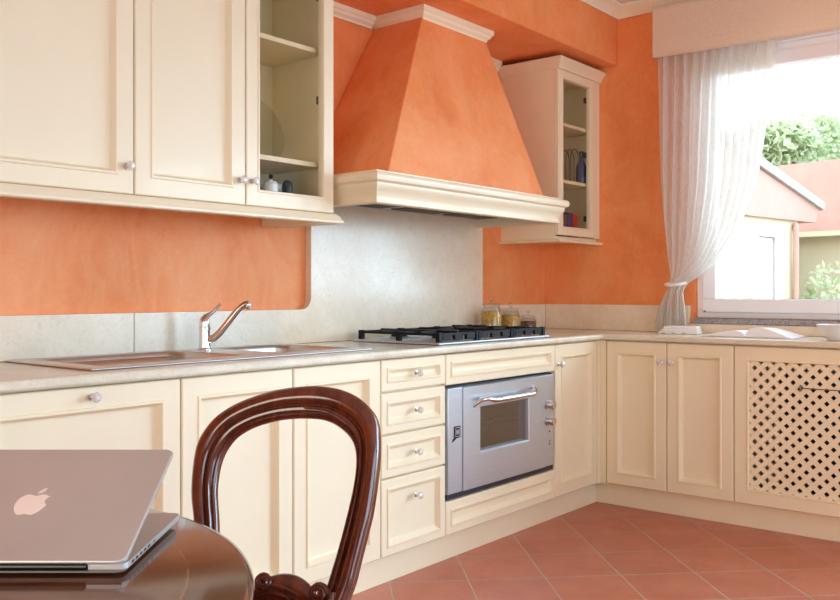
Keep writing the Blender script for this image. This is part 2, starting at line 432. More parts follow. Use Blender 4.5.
# dark radiator standing inside
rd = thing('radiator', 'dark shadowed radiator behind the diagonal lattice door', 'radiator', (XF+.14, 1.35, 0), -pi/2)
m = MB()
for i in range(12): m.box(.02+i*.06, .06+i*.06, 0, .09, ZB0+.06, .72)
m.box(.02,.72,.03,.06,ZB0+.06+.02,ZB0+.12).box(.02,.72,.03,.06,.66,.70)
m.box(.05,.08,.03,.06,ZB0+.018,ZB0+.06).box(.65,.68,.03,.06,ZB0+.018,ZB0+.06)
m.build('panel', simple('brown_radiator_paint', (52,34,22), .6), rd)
# towel rail on the lattice door
tr = thing('towel_rail', 'thin metal rail across the lattice door of the radiator cabinet', 'rail', (XF, 1.495, 0), -pi/2)
MB().tube([(.302,-.022,.675),(.82,-.022,.675)], .0022, 8).build('rod', M['wire'], tr, smooth=True)
for x in (.306, .815):
    MB().tube([(x,-.0055,.675),(x,-.022,.675)], .003, 8).lathe([(.007,0),(.007,.003)], (x,-.0045,.675), '-y', 12).tube([(x,-.022,.689),(x,-.022,.663)],.0045,8).build('bracket', M['wire'], tr, smooth=True)

# plinths
tag(MB().box(.975, XF+.065, YF+.05, YF+.066, .001, ZB0-.001).build('plinth_board', M['cream']), 'long cream plinth board under the sink, drawer and oven units', 'plinth')
tag(MB().box(XF+.05, XF+.066, .44, YF+.049, .001, ZB0-.001).build('plinth_board', M['cream']), 'cream plinth board under the cabinets below the window', 'plinth')

# ------------------------------------------------------------------ worktop with sink cut-out
ZT0, ZT1 = .857, .886
SX0, SX1, SY0, SY1 = 1.36, 2.45, 2.285, 2.715
def cells(xs, ys, keep, z0, z1):
    m = MB(); idx = {}
    def V(i, j, k):
        if (i,j,k) not in idx: idx[(i,j,k)] = len(m.v); m.v.append((xs[i], ys[j], z1 if k else z0))
        return idx[(i,j,k)]
    def on(i, j): return 0 <= i < len(xs)-1 and 0 <= j < len(ys)-1 and keep((xs[i]+xs[i+1])/2, (ys[j]+ys[j+1])/2)
    for i in range(len(xs)-1):
        for j in range(len(ys)-1):
            if not on(i, j): continue
            m.f.append((V(i,j,1),V(i+1,j,1),V(i+1,j+1,1),V(i,j+1,1))); m.f.append((V(i,j,0),V(i,j+1,0),V(i+1,j+1,0),V(i+1,j,0)))
            if not on(i-1,j): m.f.append((V(i,j,0),V(i,j,1),V(i,j+1,1),V(i,j+1,0)))
            if not on(i+1,j): m.f.append((V(i+1,j,0),V(i+1,j+1,0),V(i+1,j+1,1),V(i+1,j,1)))
            if not on(i,j-1): m.f.append((V(i,j,0),V(i+1,j,0),V(i+1,j,1),V(i,j,1)))
            if not on(i,j+1): m.f.append((V(i,j+1,0),V(i,j+1,1),V(i+1,j+1,1),V(i+1,j+1,0)))
    return m
YC, XC = 2.160, 4.128
tag(cells([.97, SX0, SX1, XC, WB-.002], [.44, YC, SY0, SY1, WA-.002],
    lambda x, y: (y > YC or x > XC) and not (SX0 < x < SX1 and SY0 < y < SY1), ZT0, ZT1).build('worktop', marble('worktop_marble', (230,226,206), (216,210,186), (176,166,140)), bevel=.009, seg=3),
    'L-shaped cream marble worktop running along both walls', 'worktop')

# ------------------------------------------------------------------ splashbacks
ZS = 1.030
def strip(name, label, poly, ax, a0, a1):
    return tag(MB().prism(poly, a0, a1, ax).build(name, M['marble'], bevel=.0012), label, 'backsplash')
zt = ZT1+.0012
strip('backsplash_slab', 'low pale marble splashback slab left of the joint behind the sink drainer', [(.97,zt),(1.782,zt),(1.782,ZS),(.97,ZS)], 'y', WA-.036, WA-.001)
arc = [(2.636-.05+.05*sin(a), ZS+.05-.05*cos(a)) for a in [i*pi/16 for i in range(9)]]
strip('backsplash_slab', 'tall marble splashback behind the hob, stepping low behind the tap', [(1.7845,zt),(3.90,zt),(3.90,1.486),(2.636,1.486)] + arc[::-1] + [(1.7845,ZS)], 'y', WA-.036, WA-.001)
strip('backsplash_slab', 'short low marble splashback slab behind the pasta jars', [(3.902,zt),(WB-.0245,zt),(WB-.0245,ZS),(3.902,ZS)], 'y', WA-.022, WA-.001)
strip('backsplash_slab', 'low marble splashback slab between the inner corner and curtain', [(1.88,zt),(WA-.0225,zt),(WA-.0225,ZS),(1.88,ZS)], 'x', WB-.024, WB-.001)
strip('backsplash_slab', 'low marble strip under the granite window sill', [(.44,zt),(1.878,zt),(1.878,.934),(.44,.934)], 'x', WB-.024, WB-.001)

# ------------------------------------------------------------------ wall cabinets
ZU0, ZU1 = 1.405, 2.345
DU = WA - YU - .002
def wall_cab(name, x0, x1, label):
    t = thing(name, label, 'cabinet', (x0, YU, 0))
    carcass(MB(), x1-x0, DU, ZU0, ZU1, top=True).build('body', M['cream_inside'], t)
    return t
t = wall_cab('wall_cabinet', .981, 1.581, 'wide cream wall cabinet at the far left, knob at its lower right')
add_door(t, 0, .600, ZU0, ZU1, (.572, 1.492))
t = wall_cab('wall_cabinet', 1.581, 2.023, 'solid door cream wall cabinet between the wide one and the glazed one')
add_door(t, 0, .442, ZU0, ZU1, (.414, 1.492))
def glazed(t, x0, x1, z0, z1, kn, b=.045):
    d = add_door(t, x0, x1, z0, z1, kn, b=b, hole=True)
    MB().box(x0+b+.010, x1-b-.010, .010, .014, z0+b+.010, z1-b-.010).build('glass_pane', M['glass'], d)
    return d
t = wall_cab('glass_cabinet', 2.023, 2.459, 'glazed cream wall cabinet left of the hood')
glazed(t, 0, .436, ZU0, ZU1, (.026, 1.492), .049)
for z in (1.584, 2.024): MB().box(.017, .418, .045, DU-.01, z, z+.018).build('shelf', M['cream_inside'], t, bevel=.001)
for z in (1.83, 2.23):
    h = MB().box(.392,.418,.030,.055,z,z+.03).lathe([(.012,0),(.012,.006)],(.4,.033,z+.015),'-y',12).build('hinge', M['wire'], t)
for z in [1.45+.032*i for i in range(5)] + [1.68+.032*i for i in range(10)] + [2.1+.032*i for i in range(6)]:
    MB().box(.0158,.0168,.30,.304,z,z+.004).build('shelf_peg', M['wire'], t)
# cabinet light rail with right hand return
lr = [(0,0),(.022,0),(.026,.004),(.026,.010),(.020,.016),(.016,.026),(.010,.032),(.005,.0375),(-.014,.0375),(-.014,0)]
tag(MB().sweep([(.981, YU-.002), (2.459, YU-.002), (2.459, WA-.002)], lr, 1.366).box(2.392, 2.444, YU+.013, WA-.003, 1.368, 1.4035).build('light_rail', M['cream'], smooth=True, angle=25),
    'cream moulded rail running along the bottom of the left wall cabinets', 'moulding')
lr2 = [(0,0),(.012,0),(.02,.012),(.032,.022),(.036,.03),(0,.03)]
# right glazed cabinet
RX0, RX1 = 4.122, 4.5855
t = thing('glass_cabinet', 'narrow glazed cream wall cabinet in the corner right of the hood', 'cabinet', (RX0, 2.417, 0))
w = RX1-RX0; DR = WA-2.417-.002; RZ0, RZ1 = 1.385, 2.295
carcass(MB(), w, DR, RZ0, RZ1, top=True).build('body', M['cream'], t)
glazed(t, 0, w-.065, RZ0+.02, RZ1-.002, None, b=.036)
MB().box(w-.064, w-.001, .001, .022, RZ0+.02, RZ1-.002).build('filler_strip', M['cream'], t, bevel=.001)
for z in (1.694, 2.002): MB().box(.017, w-.017, .03, DR-.01, z, z+.018).build('shelf', M['cream_inside'], t, bevel=.001)
for z in (1.50, 1.86, 2.17): MB().box(w-.10,w-.072,.026,.05,z,z+.03).lathe([(.012,0),(.012,.006)],(w-.09,.030,z+.015),'-y',12).build('hinge', M['wire'], t)
MB().sweep([(0, DR), (0, 0), (w-.001, 0)], [(-.01,0),(.010,0),(.012,.008),(.018,.020),(.030,.034),(.036,.042),(.036,.056),(-.01,.056)], RZ1-.004).build('crown_moulding', M['cream'], t, smooth=True, angle=25)
MB().sweep([(0, DR), (0, 0), (w-.001, 0)], [(-.01,0),(.016,0),(.020,.004),(.018,.010),(.006,.018),(-.01,.018)], RZ0-.022+.004).build('base_moulding', M['cream'], t, smooth=True, angle=25)

# ------------------------------------------------------------------ things inside the glazed cabinets
def jug(name, label, cat, loc, prof, mat, n=24):
    o = MB().lathe(prof, (0,0,0), 'z', n).build(name, mat, smooth=True); o.location = loc; return tag(o, label, cat)
o = thing('sugar_pot', 'small white pot with a dark knobbed lid in the left glazed cabinet', 'pot', (2.19, 2.495, 1.4225)); o.scale = (.68, .68, 1.0)
MB().lathe([(.030,0),(.038,.004),(.038,.075),(.034,.08),(0,.08)]).build('pot', M['porcelain'], o, smooth=True)
MB().lathe([(.034,.081),(.03,.086),(.008,.09),(.007,.095),(0,.096)]).build('lid', M['porcelain'], o, smooth=True)
MB().lathe([(.007,.0965),(.012,.1005),(.010,.112),(0,.116)]).build('knob', M['black_plastic'], o, smooth=True)
jug('round_canister', 'small dark round canister beside the white pot in the glazed cabinet', 'canister', (2.275, 2.50, 1.4225), [(.014,0),(.019,.01),(.021,.075),(.017,.092),(.008,.100),(0,.102)], M['black_plastic'])
# large clear glass platter leaning at the back
o = MB().lathe([(.001,.0),(.06,.0),(.14,.02),(.172,.028),(.172,.032),(.14,.025),(.06,.005),(.001,.005)], (0,0,0), 'z', 48).build('serving_platter', M['jar_glass'], smooth=True)
o.rotation_euler = (radians(76), 0, radians(8)); o.scale = (.74,.74,.74); o.location = (2.303, 2.70, 1.6025+.130); tag(o, 'clear glass platter leaning upright on the middle shelf of the left glazed cabinet', 'platter')
o = MB().lathe([(.03,0),(.075,.02),(.095,.06),(.098,.10),(.095,.10),(.09,.06),(.07,.024),(0,.006)], (0,0,0), 'z', 32).build('glass_bowl', M['jar_glass'], smooth=True)
o.scale = (.75,.75,1); o.location = (2.355, 2.67, 1.4225); tag(o, 'clear glass bowl on the bottom shelf of the left glazed cabinet', 'bowl')
# right cabinet: wire rack, bottle, books
o = thing('wire_rack', 'arched wire rack on the middle shelf of the corner glazed cabinet', 'rack', (4.392, 2.50, 1.7135))
for y in (-.03, 0, .03):
    pts = [(-.045+.09*i/14, y, 0) for i in (0,)] + [(-.045*cos(pi*i/12), y, .13+.055*sin(pi*i/12)) for i in range(13)] + [(.045, y, 0)]
    MB().tube(pts, .003, 6).build('wire_arch', M['wire'], o, smooth=True)
for x in (-.045, .045): MB().tube([(x,-.035,.004),(x,.035,.004)], .003, 6).build('base_wire', M['wire'], o, smooth=True)
o = thing('soda_bottle', 'slim blue-grey bottle beside the wire rack in the corner cabinet', 'bottle', (4.492, 2.485, 1.7135))
MB().lathe([(.026,0),(.028,.01),(.028,.10),(.012,.14),(.011,.165),(0,.166)]).build('body', M['bluegrey'], o, smooth=True)
MB().lathe([(.013,.167),(.013,.185),(0,.186)]).build('cap', M['wire'], o, smooth=True)
for i, (x, w_, h, mt, lb) in enumerate(((4.236,.040,.125,'wire','grey book at the left end of the row in the corner cabinet'),(4.280,.050,.135,'blue','blue book beside the red book in the corner cabinet'),(4.334,.052,.13,'red','red book at the right end of the row in the corner cabinet'))):
    o = thing('book', lb, 'book', (x, 2.45, 1.4025), 0, 'books in the corner cabinet')
    MB().box(0,.003,0,.12,0,h).box(w_-.003,w_,0,.12,0,h).box(.003,w_-.003,0,.003,0,h).build('cover', M[mt], o)
    MB().box(.0032,w_-.0032,.0035,.117,.004,h-.004).build('pages', M['paper'], o)

# ------------------------------------------------------------------ hood
h = thing('range_hood', 'plastered orange range hood with a cream moulded mantle above the hob', 'range hood', (3.2, WA, 1.43))
HX0, HX1, HY = 2.518-3.2, 3.875-3.2, 2.268-WA
prof = [(-.03,.013),(.0,.013),(.004,.016),(.004,.021),(.000,.024),(.000,.036),(.003,.050),(.010,.064),(.018,.074),(.021,.084),(.021,.090),(.027,.094),(.035,.098),(.038,.108),(.038,.116),(.034,.125),(.026,.130),(-.03,.130)]
MB().sweep([(HX0, -.002), (HX0, HY), (HX1, HY), (HX1, -.002)], prof).build('mantle', M['cream'], h, smooth=True, angle=22)
MB().box(HX0-.0, HX1+.0, HY+.0, -.003, .131, .140).build('mantle_top', M['cream'], h)
# plaster body
b0 = [(2.609-3.2, 2.29-WA), (3.771-3.2, 2.29-WA), (3.771-3.2, -.002), (2.609-3.2, -.002)]
b1 = [(3.083-3.2, 2.50-WA), (3.560-3.2, 2.50-WA), (3.560-3.2, -.002), (3.083-3.2, -.002)]
MB().loft([[(x, y, .1405) for x, y in b0], [(x, y, .912) for x, y in b1]]).build('body', M['orange'], h, bevel=.004)
mp = [(0,0),(.008,0),(.010,.010),(.022,.020),(.026,.030),(.034,.036),(.034,.056),(0,.056)]
MB().sweep([(3.083-3.2,-.002),(3.083-3.2,2.50-WA),(3.560-3.2,2.50-WA),(3.560-3.2,-.002)], mp, 2.318-1.43).build('top_moulding', M['moulding'], h, smooth=True, angle=25)
m = MB().box(HX0+.032, HX1-.032, HY+.032, -.028, .054, .062)
m.build('filter_panel', M['steel'], h)
for i in range(3):
    x = HX0+.16+i*.38; g = MB()
    g.box(x, x+.30, -.42, -.415, .047, .0535).box(x, x+.30, -.125, -.12, .047, .0535).box(x, x+.005, -.415, -.125, .047, .0535).box(x+.295, x+.30, -.415, -.125, .047, .0535)
    for k in range(12): g.box(x+.02+k*.023, x+.028+k*.023, -.41, -.13, .0472, .0535)
    g.build('grease_filter', M['wire'], h)
# mouldings on the wall under the beam
struct(MB().sweep([(2.47, WA-.002), (3.048, WA-.002)], mp, 2.318).build('trim_3', M['moulding'], smooth=True, angle=25))
struct(MB().sweep([(3.596, WA-.002), (4.085, WA-.002)], mp, 2.318).build('trim_4', M['moulding'], smooth=True, angle=25))

# ------------------------------------------------------------------ oven
o = thing('built_in_oven', 'wide stainless steel built-in oven between the moulded panels', 'oven', (2.853, YF, 0))
ow, oz0, oz1 = .831, .282, .711
m = MB().box(0.004,ow-.004,.06,.5,oz0+.004,oz0+.014).box(0.004,ow-.004,.06,.5,oz1+.004,oz1+.012).box(0.004,.014,.06,.5,oz0+.014,oz1+.004).box(ow-.014,ow-.004,.06,.5,oz0+.014,oz1+.004).box(.014,ow-.014,.49,.5,oz0+.014,oz1+.004)
m.build('cavity', M['oven_inside'], o)
MB().box(.001, ow-.001, .004, .0225, oz0-.021, oz0-.001).build('gap_seal', M['dark_gap'], o)
MB().box(.001, ow-.001, .012, .058, oz1+.0005, oz1+.0075).build('gap_seal', M['dark_gap'], o)
def pane(x0, x1, z0, z1, y0=0, y1=.02): return MB().box(x0, x1, y0, y1, z0, z1)
LP = .098; DX1 = .745
pane(.0005, LP, oz0, oz1, -.002, .058).build('side_panel', M['steel'], o, bevel=.002)
pane(DX1+.003, ow-.0005, oz0, oz1, -.002, .058).build('control_panel', M['steel'], o, bevel=.002)
# door with window hole
wx0, wx1, wz0, wz1 = .222, .600, .428, .616
dR = []
for (ax0, ax1, az0, az1, y) in ((LP+.003, DX1, oz0, oz1, .05), (LP+.003, DX1, oz0, oz1, -.004), (LP+.006, DX1-.003, oz0+.003, oz1-.003, -.007), (wx0-.004, wx1+.004, wz0-.004, wz1+.004, -.007), (wx0, wx1, wz0, wz1, -.003), (wx0, wx1, wz0, wz1, .05), (LP+.003, DX1, oz0, oz1, .05)):
    dR.append([(ax0, y, az0), (ax1, y, az0), (ax1, y, az1), (ax0, y, az1)])
dd = MB().loft(dR, False, False).build('door', M['steel'], o)
MB().box(wx0+.0005, wx1-.0005, .012, .018, wz0+.0005, wz1-.0005).build('oven_window', M['oven_glass'], dd)
# handle
hz = .655
m = MB(); pts = [(.170,-.007,hz-.03),(.174,-.026,hz-.014),(.188,-.044,hz),(.21,-.054,hz+.002),(.26,-.058,hz-.010),(.42,-.058,hz-.010),(.555,-.058,hz-.010),(.585,-.054,hz-.004),(.600,-.04,hz+.012),(.606,-.022,hz+.018),(.608,-.007,hz+.010)]
m.tube(pts, [.007,.007,.008,.009,.010,.0105,.010,.009,.008,.007,.007], 12).build('handle', M['chrome'], dd, smooth=True)
for z in (.50, .525):
    k = MB().tube([(.02,.12,z),(ow-.02,.12,z)], .004, 8)
    for i in range(26): k.tube([(.03+i*.03,.12,z),(.03+i*.03,.45,z)], .002, 6)
    k.build('oven_rack', M['chrome'], o, smooth=True)
for z in (.572, .496):
    kb = MB().lathe([(.024,0),(.024,.005),(.016,.008),(.015,.018),(.019,.022),(.020,.034),(.017,.038),(0,.039)], (.770,-.0025,z), '-y', 28).build('control_knob', M['chrome'], o, smooth=True)
MB().lathe([(.0045,0),(.0045,.003),(0,.0035)], (.787,-.0025,.445), '-y', 12).build('indicator_light', M['red'], o)
for z in (.398, .385): MB().lathe([(.004,0),(.004,.002),(0,.0022)], (.787,-.0025,z), '-y', 12).build('indicator_light', M['wire'], o)
# dark clock plate with a small drip at its lower left
MB().prism([(.040,.555),(.080,.555),(.080,.508),(.055,.506),(.028,.492),(.034,.505),(.040,.507)], -.0055, -.0022).build('clock_plate', M['black_plastic'], o)
m = MB()
for (x0,x1,z0,z1) in ((.046,.074,.548,.550),(.046,.074,.512,.514),(.046,.048,.514,.548),(.072,.074,.514,.548),(.052,.058,.522,.540),(.062,.068,.522,.540)): m.box(x0,x1,-.0062,-.0056,z0,z1)
m.build('clock_marks', M['steel'], o)

# ------------------------------------------------------------------ hob
hb = thing('gas_hob', 'stainless gas hob with black cast pan supports on the worktop', 'hob', (2.825, 2.205, ZT1+.001))
hw, hd = .855, .48
MB().box(0, hw, 0, hd, 0, .010).build('hob_plate', M['steel'], hb, bevel=.004)
burners = [(.16,.13,.035),(.16,.35,.045),(.43,.24,.06),(.69,.13,.045),(.69,.35,.035)]
for (x,y,r) in burners:
    b = MB().lathe([(r,.0105),(r,.016),(r*.9,.019),(r*.5,.020),(0,.020)], (x,y,0)).build('burner', M['alu'], hb, smooth=True)
    MB().lathe([(r*.8,.0205),(r*.82,.026),(r*.7,.029),(0,.029)], (x,y,0)).build('burner_cap', M['black'], b, smooth=True)
def bar(m, x0, y0, x1, y1, z0, z1, w=.0045):
    d = Vector((x1-x0, y1-y0)).normalized(); n = Vector((-d.y, d.x))*w
    m.prism([(x0+n.x,y0+n.y),(x0-n.x,y0-n.y),(x1-n.x,y1-n.y),(x1+n.x,y1+n.y)], z0, z1, 'z')
for gx0, gx1 in ((.03,.288),(.300,.558),(.570,.828)):
    m = MB(); y0, y1 = .025, .455; a, b_ = .040, .050
    for p in ((gx0,y0,gx1,y0),(gx1,y0,gx1,y1),(gx1,y1,gx0,y1),(gx0,y1,gx0,y0)): bar(m, *p, .036, .047, .006)
    for (bx, by, br) in burners:
        if gx0 < bx < gx1:
            for ang in range(0, 360, 90):
                dx, dy = cos(radians(ang)), sin(radians(ang))
                ex = bx + dx*(gx1-gx0)/2*.98; ey = by + dy*.105
                bar(m, bx+dx*.02, by+dy*.02, ex, ey, a, b_+.003, .006)
    if gx0 > .29 and gx0 < .5:
        bar(m, .43, .30, .43, y1, a, b_); bar(m, .43, y0, .43, .18, a, b_)
    else: bar(m, gx0, .24, gx1, .24, a-.004, b_)
    for (x, y) in ((gx0,y0),(gx1,y0),(gx0,y1),(gx1,y1),(gx0,.24),(gx1,.24)):
        m.box(x-.011, x+.011, y-.010, y+.010, .0105, .050)
    for k in range(3): 
        x = gx0+.046+k*.083; m.box(x-.029, x+.029, y0-.007, y0+.008, .016, .047)
    m.build('pan_support', M['black'], hb, bevel=.0015)

# ------------------------------------------------------------------ sink and tap
s = thing('inset_sink', 'long stainless inset sink with two bowls set in the worktop', 'sink', (0, 0, ZT1+.0008))
def rrect(x0, x1, y0, y1, r, z, n=6):
    out = []
    for cx, cy, a0 in ((x1-r, y0+r, -90), (x1-r, y1-r, 0), (x0+r, y1-r, 90), (x0+r, y0+r, 180)):
        for i in range(n+1):
            a = radians(a0 + 90*i/n); out.append((cx+r*cos(a), cy+r*sin(a), z))
    return out
B1 = (1.392, 1.93, 2.315, 2.690); B2 = (2.085, 2.432, 2.315, 2.690)
# deck: outer rim polygon with two holes (grid of cells with rounded corners left to the bowls)
RX = (1.325, 2.475, 2.248, 2.745)
m = cells([RX[0], B1[0], B1[1], B2[0], B2[1], RX[1]], [RX[2], B1[2], B1[3], RX[3]],
          lambda x, y: not (B1[2] < y < B1[3] and (B1[0] < x < B1[1] or B2[0] < x < B2[1])), 0, .006)
m.build('deck', M['sink_steel'], s, bevel=.0025)
def bowl(B, dep, nm):
    m = MB(); rings = [rrect(B[0]+.0005, B[1]-.0005, B[2]+.0005, B[3]-.0005, .004, .0055), rrect(B[0]+.004, B[1]-.004, B[2]+.004, B[3]-.004, .05, .002), rrect(B[0]+.010, B[1]-.010, B[2]+.010, B[3]-.010, .05, -.012),
        rrect(B[0]+.014, B[1]-.014, B[2]+.014, B[3]-.014, .05, -dep+.02), rrect(B[0]+.035, B[1]-.035, B[2]+.035, B[3]-.035, .05, -dep), rrect(B[0]+.15, B[1]-.15, B[2]+.15, B[3]-.15, .03, -dep-.003)]
    m.loft(rings, False, True); ob = m.build(nm, M['sink_steel'], s, smooth=True, angle=60)
    ob.modifiers.new('thick', 'SOLIDIFY').thickness = .001
    cx, cy = (B[0]+B[1])/2, (B[2]+B[3])/2
    MB().lathe([(.04,0),(.038,.003),(.02,.001),(0,.001)], (cx, cy, -dep-.002)).build('drain', M['chrome'], ob, smooth=True)
bowl(B1, .03, 'drainer_tray'); bowl(B2, .15, 'sink_bowl')
f = thing('mixer_tap', 'chrome single lever mixer tap standing on the sink deck', 'tap', (2.008, 2.648, ZT1+.0072), radians(-50.8))
m = MB().lathe([(.026,0),(.026,.005),(.021,.009),(.0195,.025),(.0195,.072),(.0215,.074),(.0215,.082),(.019,.085),(.019,.100),(.018,.112),(.010,.122),(0,.123)], (0,0,0), 'z', 28)
m.build('tap_body', M['chrome'], f, smooth=True)
MB().tube([(.014,0,.036),(.036,-.004,.044),(.056,-.007,.062),(.090,-.011,.104),(.124,-.015,.146),(.136,-.017,.157),(.150,-.019,.166),(.166,-.021,.168)], [.014,.0135,.013,.0125,.012,.012,.012,.0125], 14).build('spout', M['chrome'], f, smooth=True)
MB().lathe([(.012,0),(.012,-.014),(.010,-.018),(0,-.018)], (.164,-.021,.166)).build('aerator', M['chrome'], f, smooth=True)
MB().tube([(.0,0,.117),(.014,.001,.126),(.030,.002,.138),(.050,.004,.160),(.056,.005,.168)], [.012,.009,.0065,.006,.0045], 12).build('lever', M['chrome'], f, smooth=True)

# ------------------------------------------------------------------ storage jars
def jar(x, y, r, hh, fill, mat, label):
    j = thing('storage_jar', label, 'jar', (x, y, ZT1+.001), 0, 'glass jars in the corner of the worktop')
    MB().lathe([(r*.92,0),(r,.004),(r,hh*.78),(r*.9,hh*.88),(r*.78,hh*.93),(r*.80,hh),(r*.76,hh),(r*.74,hh*.93),(r*.95-.002,hh*.77),(r-.003,.01),(r*.85,.006),(0,.006)], n=28).build('jar_body', M['jar_glass'], j, smooth=True)
    MB().lathe([(r*.9,.0085),(r-.004,.012),(r-.004,hh*fill-.004),(r*.8,hh*fill),(0,hh*fill)], n=28).build('contents', mat, j, smooth=True)
    lid = MB().lathe([(r*.86,hh+.001),(r*.88,hh+.008),(r*.6,hh+.012),(.008,hh+.014),(.006,hh+.020),(.012,hh+.027),(.012,hh+.036),(.006,hh+.042),(0,hh+.043)], n=24).build('lid', M['jar_glass'], j, smooth=True)
jar(3.844, 2.655, .055, .145, .78, M['pasta'], 'tallest glass jar of yellow pasta, next to the marble edge')
jar(4.05, 2.672, .053, .115, .80, M['pasta'], 'middle glass jar of yellow pasta in the corner')
jar(4.255, 2.688, .048, .072, .7, M['spice'], 'smallest glass jar with brown dried contents, rightmost of three')

# ------------------------------------------------------------------ window 1
wn = bpy.data.objects.new('window_1', None); COL.objects.link(wn); struct(wn)
y0, y1, z0, z1 = WIN; X = WB+.035
def fr(m, a0, a1, c0, c1, w, x0, x1):
    m.box(x0,x1,a0,a1,c0,c0+w).box(x0,x1,a0,a1,c1-w,c1).box(x0,x1,a0,a0+w,c0+w,c1-w).box(x0,x1,a1-w,a1,c0+w,c1-w); return m
e = .001
fr(MB(), y0+e, y1-e, z0+e, z1-.045, .045, X, X+.07).build('window_frame', M['pvc'], wn, bevel=.004)
MB().box(WB+.002, X+.07, y0+e, y1-e, z1-.0445, z1-e).build('roller_box', M['pvc'], wn, bevel=.004)
ym = (y0+y1)/2
for a0, a1 in ((y0+.035, ym-.0), (ym+.001, y1-.035)):
    sh = fr(MB(), a0, a1, z0+.03, z1-.08, .072, X-.016, X+.05); sh = sh.build('window_sash', M['pvc'], wn, bevel=.006)
    MB().box(X+.018, X+.022, a0+.07, a1-.07, z0+.10, z1-.15).build('window_pane', M['glass'], sh)
    MB().box(X-.018, X-.0165, a0+.073, a1-.073, z0+.1025, z0+.1045).build('window_seal', M['black_plastic'], sh)
MB().box(X-.020, X-.0165, y1-.055, y1-.045, z0+.034, z0+.040).build('drain_cap', M['black_plastic'], wn)
struct(MB().box(WB-.028, X-.0, y0+e-.03, y1-e+.012-.012, .936, z0).build('window_sill', M['granite'], wn, bevel=.003))
# windows assumed out of view behind the camera, added to carry fill daylight
for nm, (a0, a1, c0, c1), ax in (('window_2', FD, 'x'), ('fill_window_rear', RW, 'y'), ('fill_window_left', LFILL, 'l')):
    w_ = bpy.data.objects.new(nm, None); COL.objects.link(w_); struct(w_)
    m = MB()
    if ax == 'x': fr(m, a0+e, a1-e, c0+e, c1-e, .07, WB+.05, WB+.11); m.box(WB+.05, WB+.11, (a0+a1)/2-.04, (a0+a1)/2+.04, c0+.071, c1-.071)
    elif ax == 'l': fr(m, a0+e, a1-e, c0+e, c1-e, .07, X0-.11, X0-.05); m.box(X0-.11, X0-.05, (a0+a1)/2-.04, (a0+a1)/2+.04, c0+.071, c1-.071)
    else:
        q = fr(MB(), a0+e, a1-e, c0+e, c1-e, .07, 0, .06)
        q.box(0,.06,(a0+a1)/2-.04,(a0+a1)/2+.04,c0+.071,c1-.071)
        m.add([(v[1], YR-.11+v[0], v[2]) for v in q.v], q.f)
    m.build('window_frame', M['pvc'], w_, bevel=.004)

# ------------------------------------------------------------------ curtain and valance
ZC0, ZC1 = .900, 2.62
def ip(z, tab):
    for (a, b), (c, d) in zip(tab, tab[1:]):
        if c <= z <= a: return b + (d-b)*(a-z)/(a-c)
    return tab[-1][1] if z < tab[-1][0] else tab[0][1]
def smooth_ip(z, tab, s=.04): return (ip(z-s, tab)+2*ip(z, tab)+ip(z+s, tab))/4
ZTIE = 1.145
LT = [(2.62,2.030),(2.36,2.032),(2.0,2.022),(1.7,2.012),(1.5,2.000),(1.3,1.978),(1.2,1.962),(ZTIE,1.955),(1.09,1.990),(1.0,2.035),(.90,2.052)]
RT = [(2.62,1.408),(2.36,1.414),(2.05,1.449),(1.66,1.502),(1.415,1.586),(1.24,1.714),(1.18,1.79),(ZTIE,1.888),(1.09,1.885),(1.0,1.872),(.90,1.868)]
def curt(u, v):
    z = ZC1 + (ZC0-ZC1)*v
    yl, yr = smooth_ip(z, LT), smooth_ip(z, RT)
    w = yl-yr; s = w/.62
    tie = math.exp(-((z-ZTIE)/.10)**2)
    uu = u + .010*sin(7*u+3*z)
    # free edge hangs in a heavier fold above the tie
    amp = (.020*(.55+.45*s)) * (1-.55*tie)
    ph = 2*pi*(12*uu + .35*sin(5*uu+1.3*z))
    x = 4.505 + amp*sin(ph) + .008*sin(2*pi*3.3*uu+2*z) + .028*tie*sin(pi*u)*-1
    y = yl + (yr-yl)*uu + .004*cos(ph)*s
    zz = z - (.10*(1-math.exp(-((ZC1-z)/.9)**2)))*0
    return (x, y, zz)
c = MB().grid(curt, 260, 110).build('sheer_curtain', M['sheer'], smooth=True, angle=180)
tag(c, 'white sheer curtain gathered at the left of the window', 'curtain')
m = MB(); pts = []
for i in range(25):
    a = 2*pi*i/24; pts.append((4.483+.034*cos(a), 1.921+.050*sin(a), ZTIE+.006*cos(a)-.004*sin(a)))
tag(m.tube(pts, .009, 8, False).build('curtain_tieback', M['cloth'], smooth=True), 'white fabric tieback around the sheer curtain', 'tieback')
def val(u, v):
    # left return then front
    L = .06 + 1.95; d = u*L
    z = 2.352 + (CEIL-.075-2.352)*v
    wv = .002*sin(9*d+2*v)+.0008*sin(23*d)
    if d < .06: return (4.470+.095-d*1.58, 2.045, z)
    return (4.470+wv*(1-v*.5), 2.045-(d-.06), z - (.012*sin(d*2.2)*(1-v)))
vl = MB().grid(val, 240, 8).build('curtain_valance', M['linen'], smooth=True, angle=60)
vl.modifiers.new('t', 'SOLIDIFY').thickness = .002
tag(vl, 'beige linen valance across the top of the window', 'valance')
cr = thing('curtain_rod', 'curtain rod hidden behind the beige valance', 'curtain rod', (4.515, 1.05, 2.632))
MB().tube([(0,.97,0),(0,-.95,0)], .010, 12).build('rod', M['pvc'], cr, smooth=True)
for y in (.9, -.9): MB().box(.006,.071,y-.01,y+.01,-.01,.01).build('bracket', M['pvc'], cr)

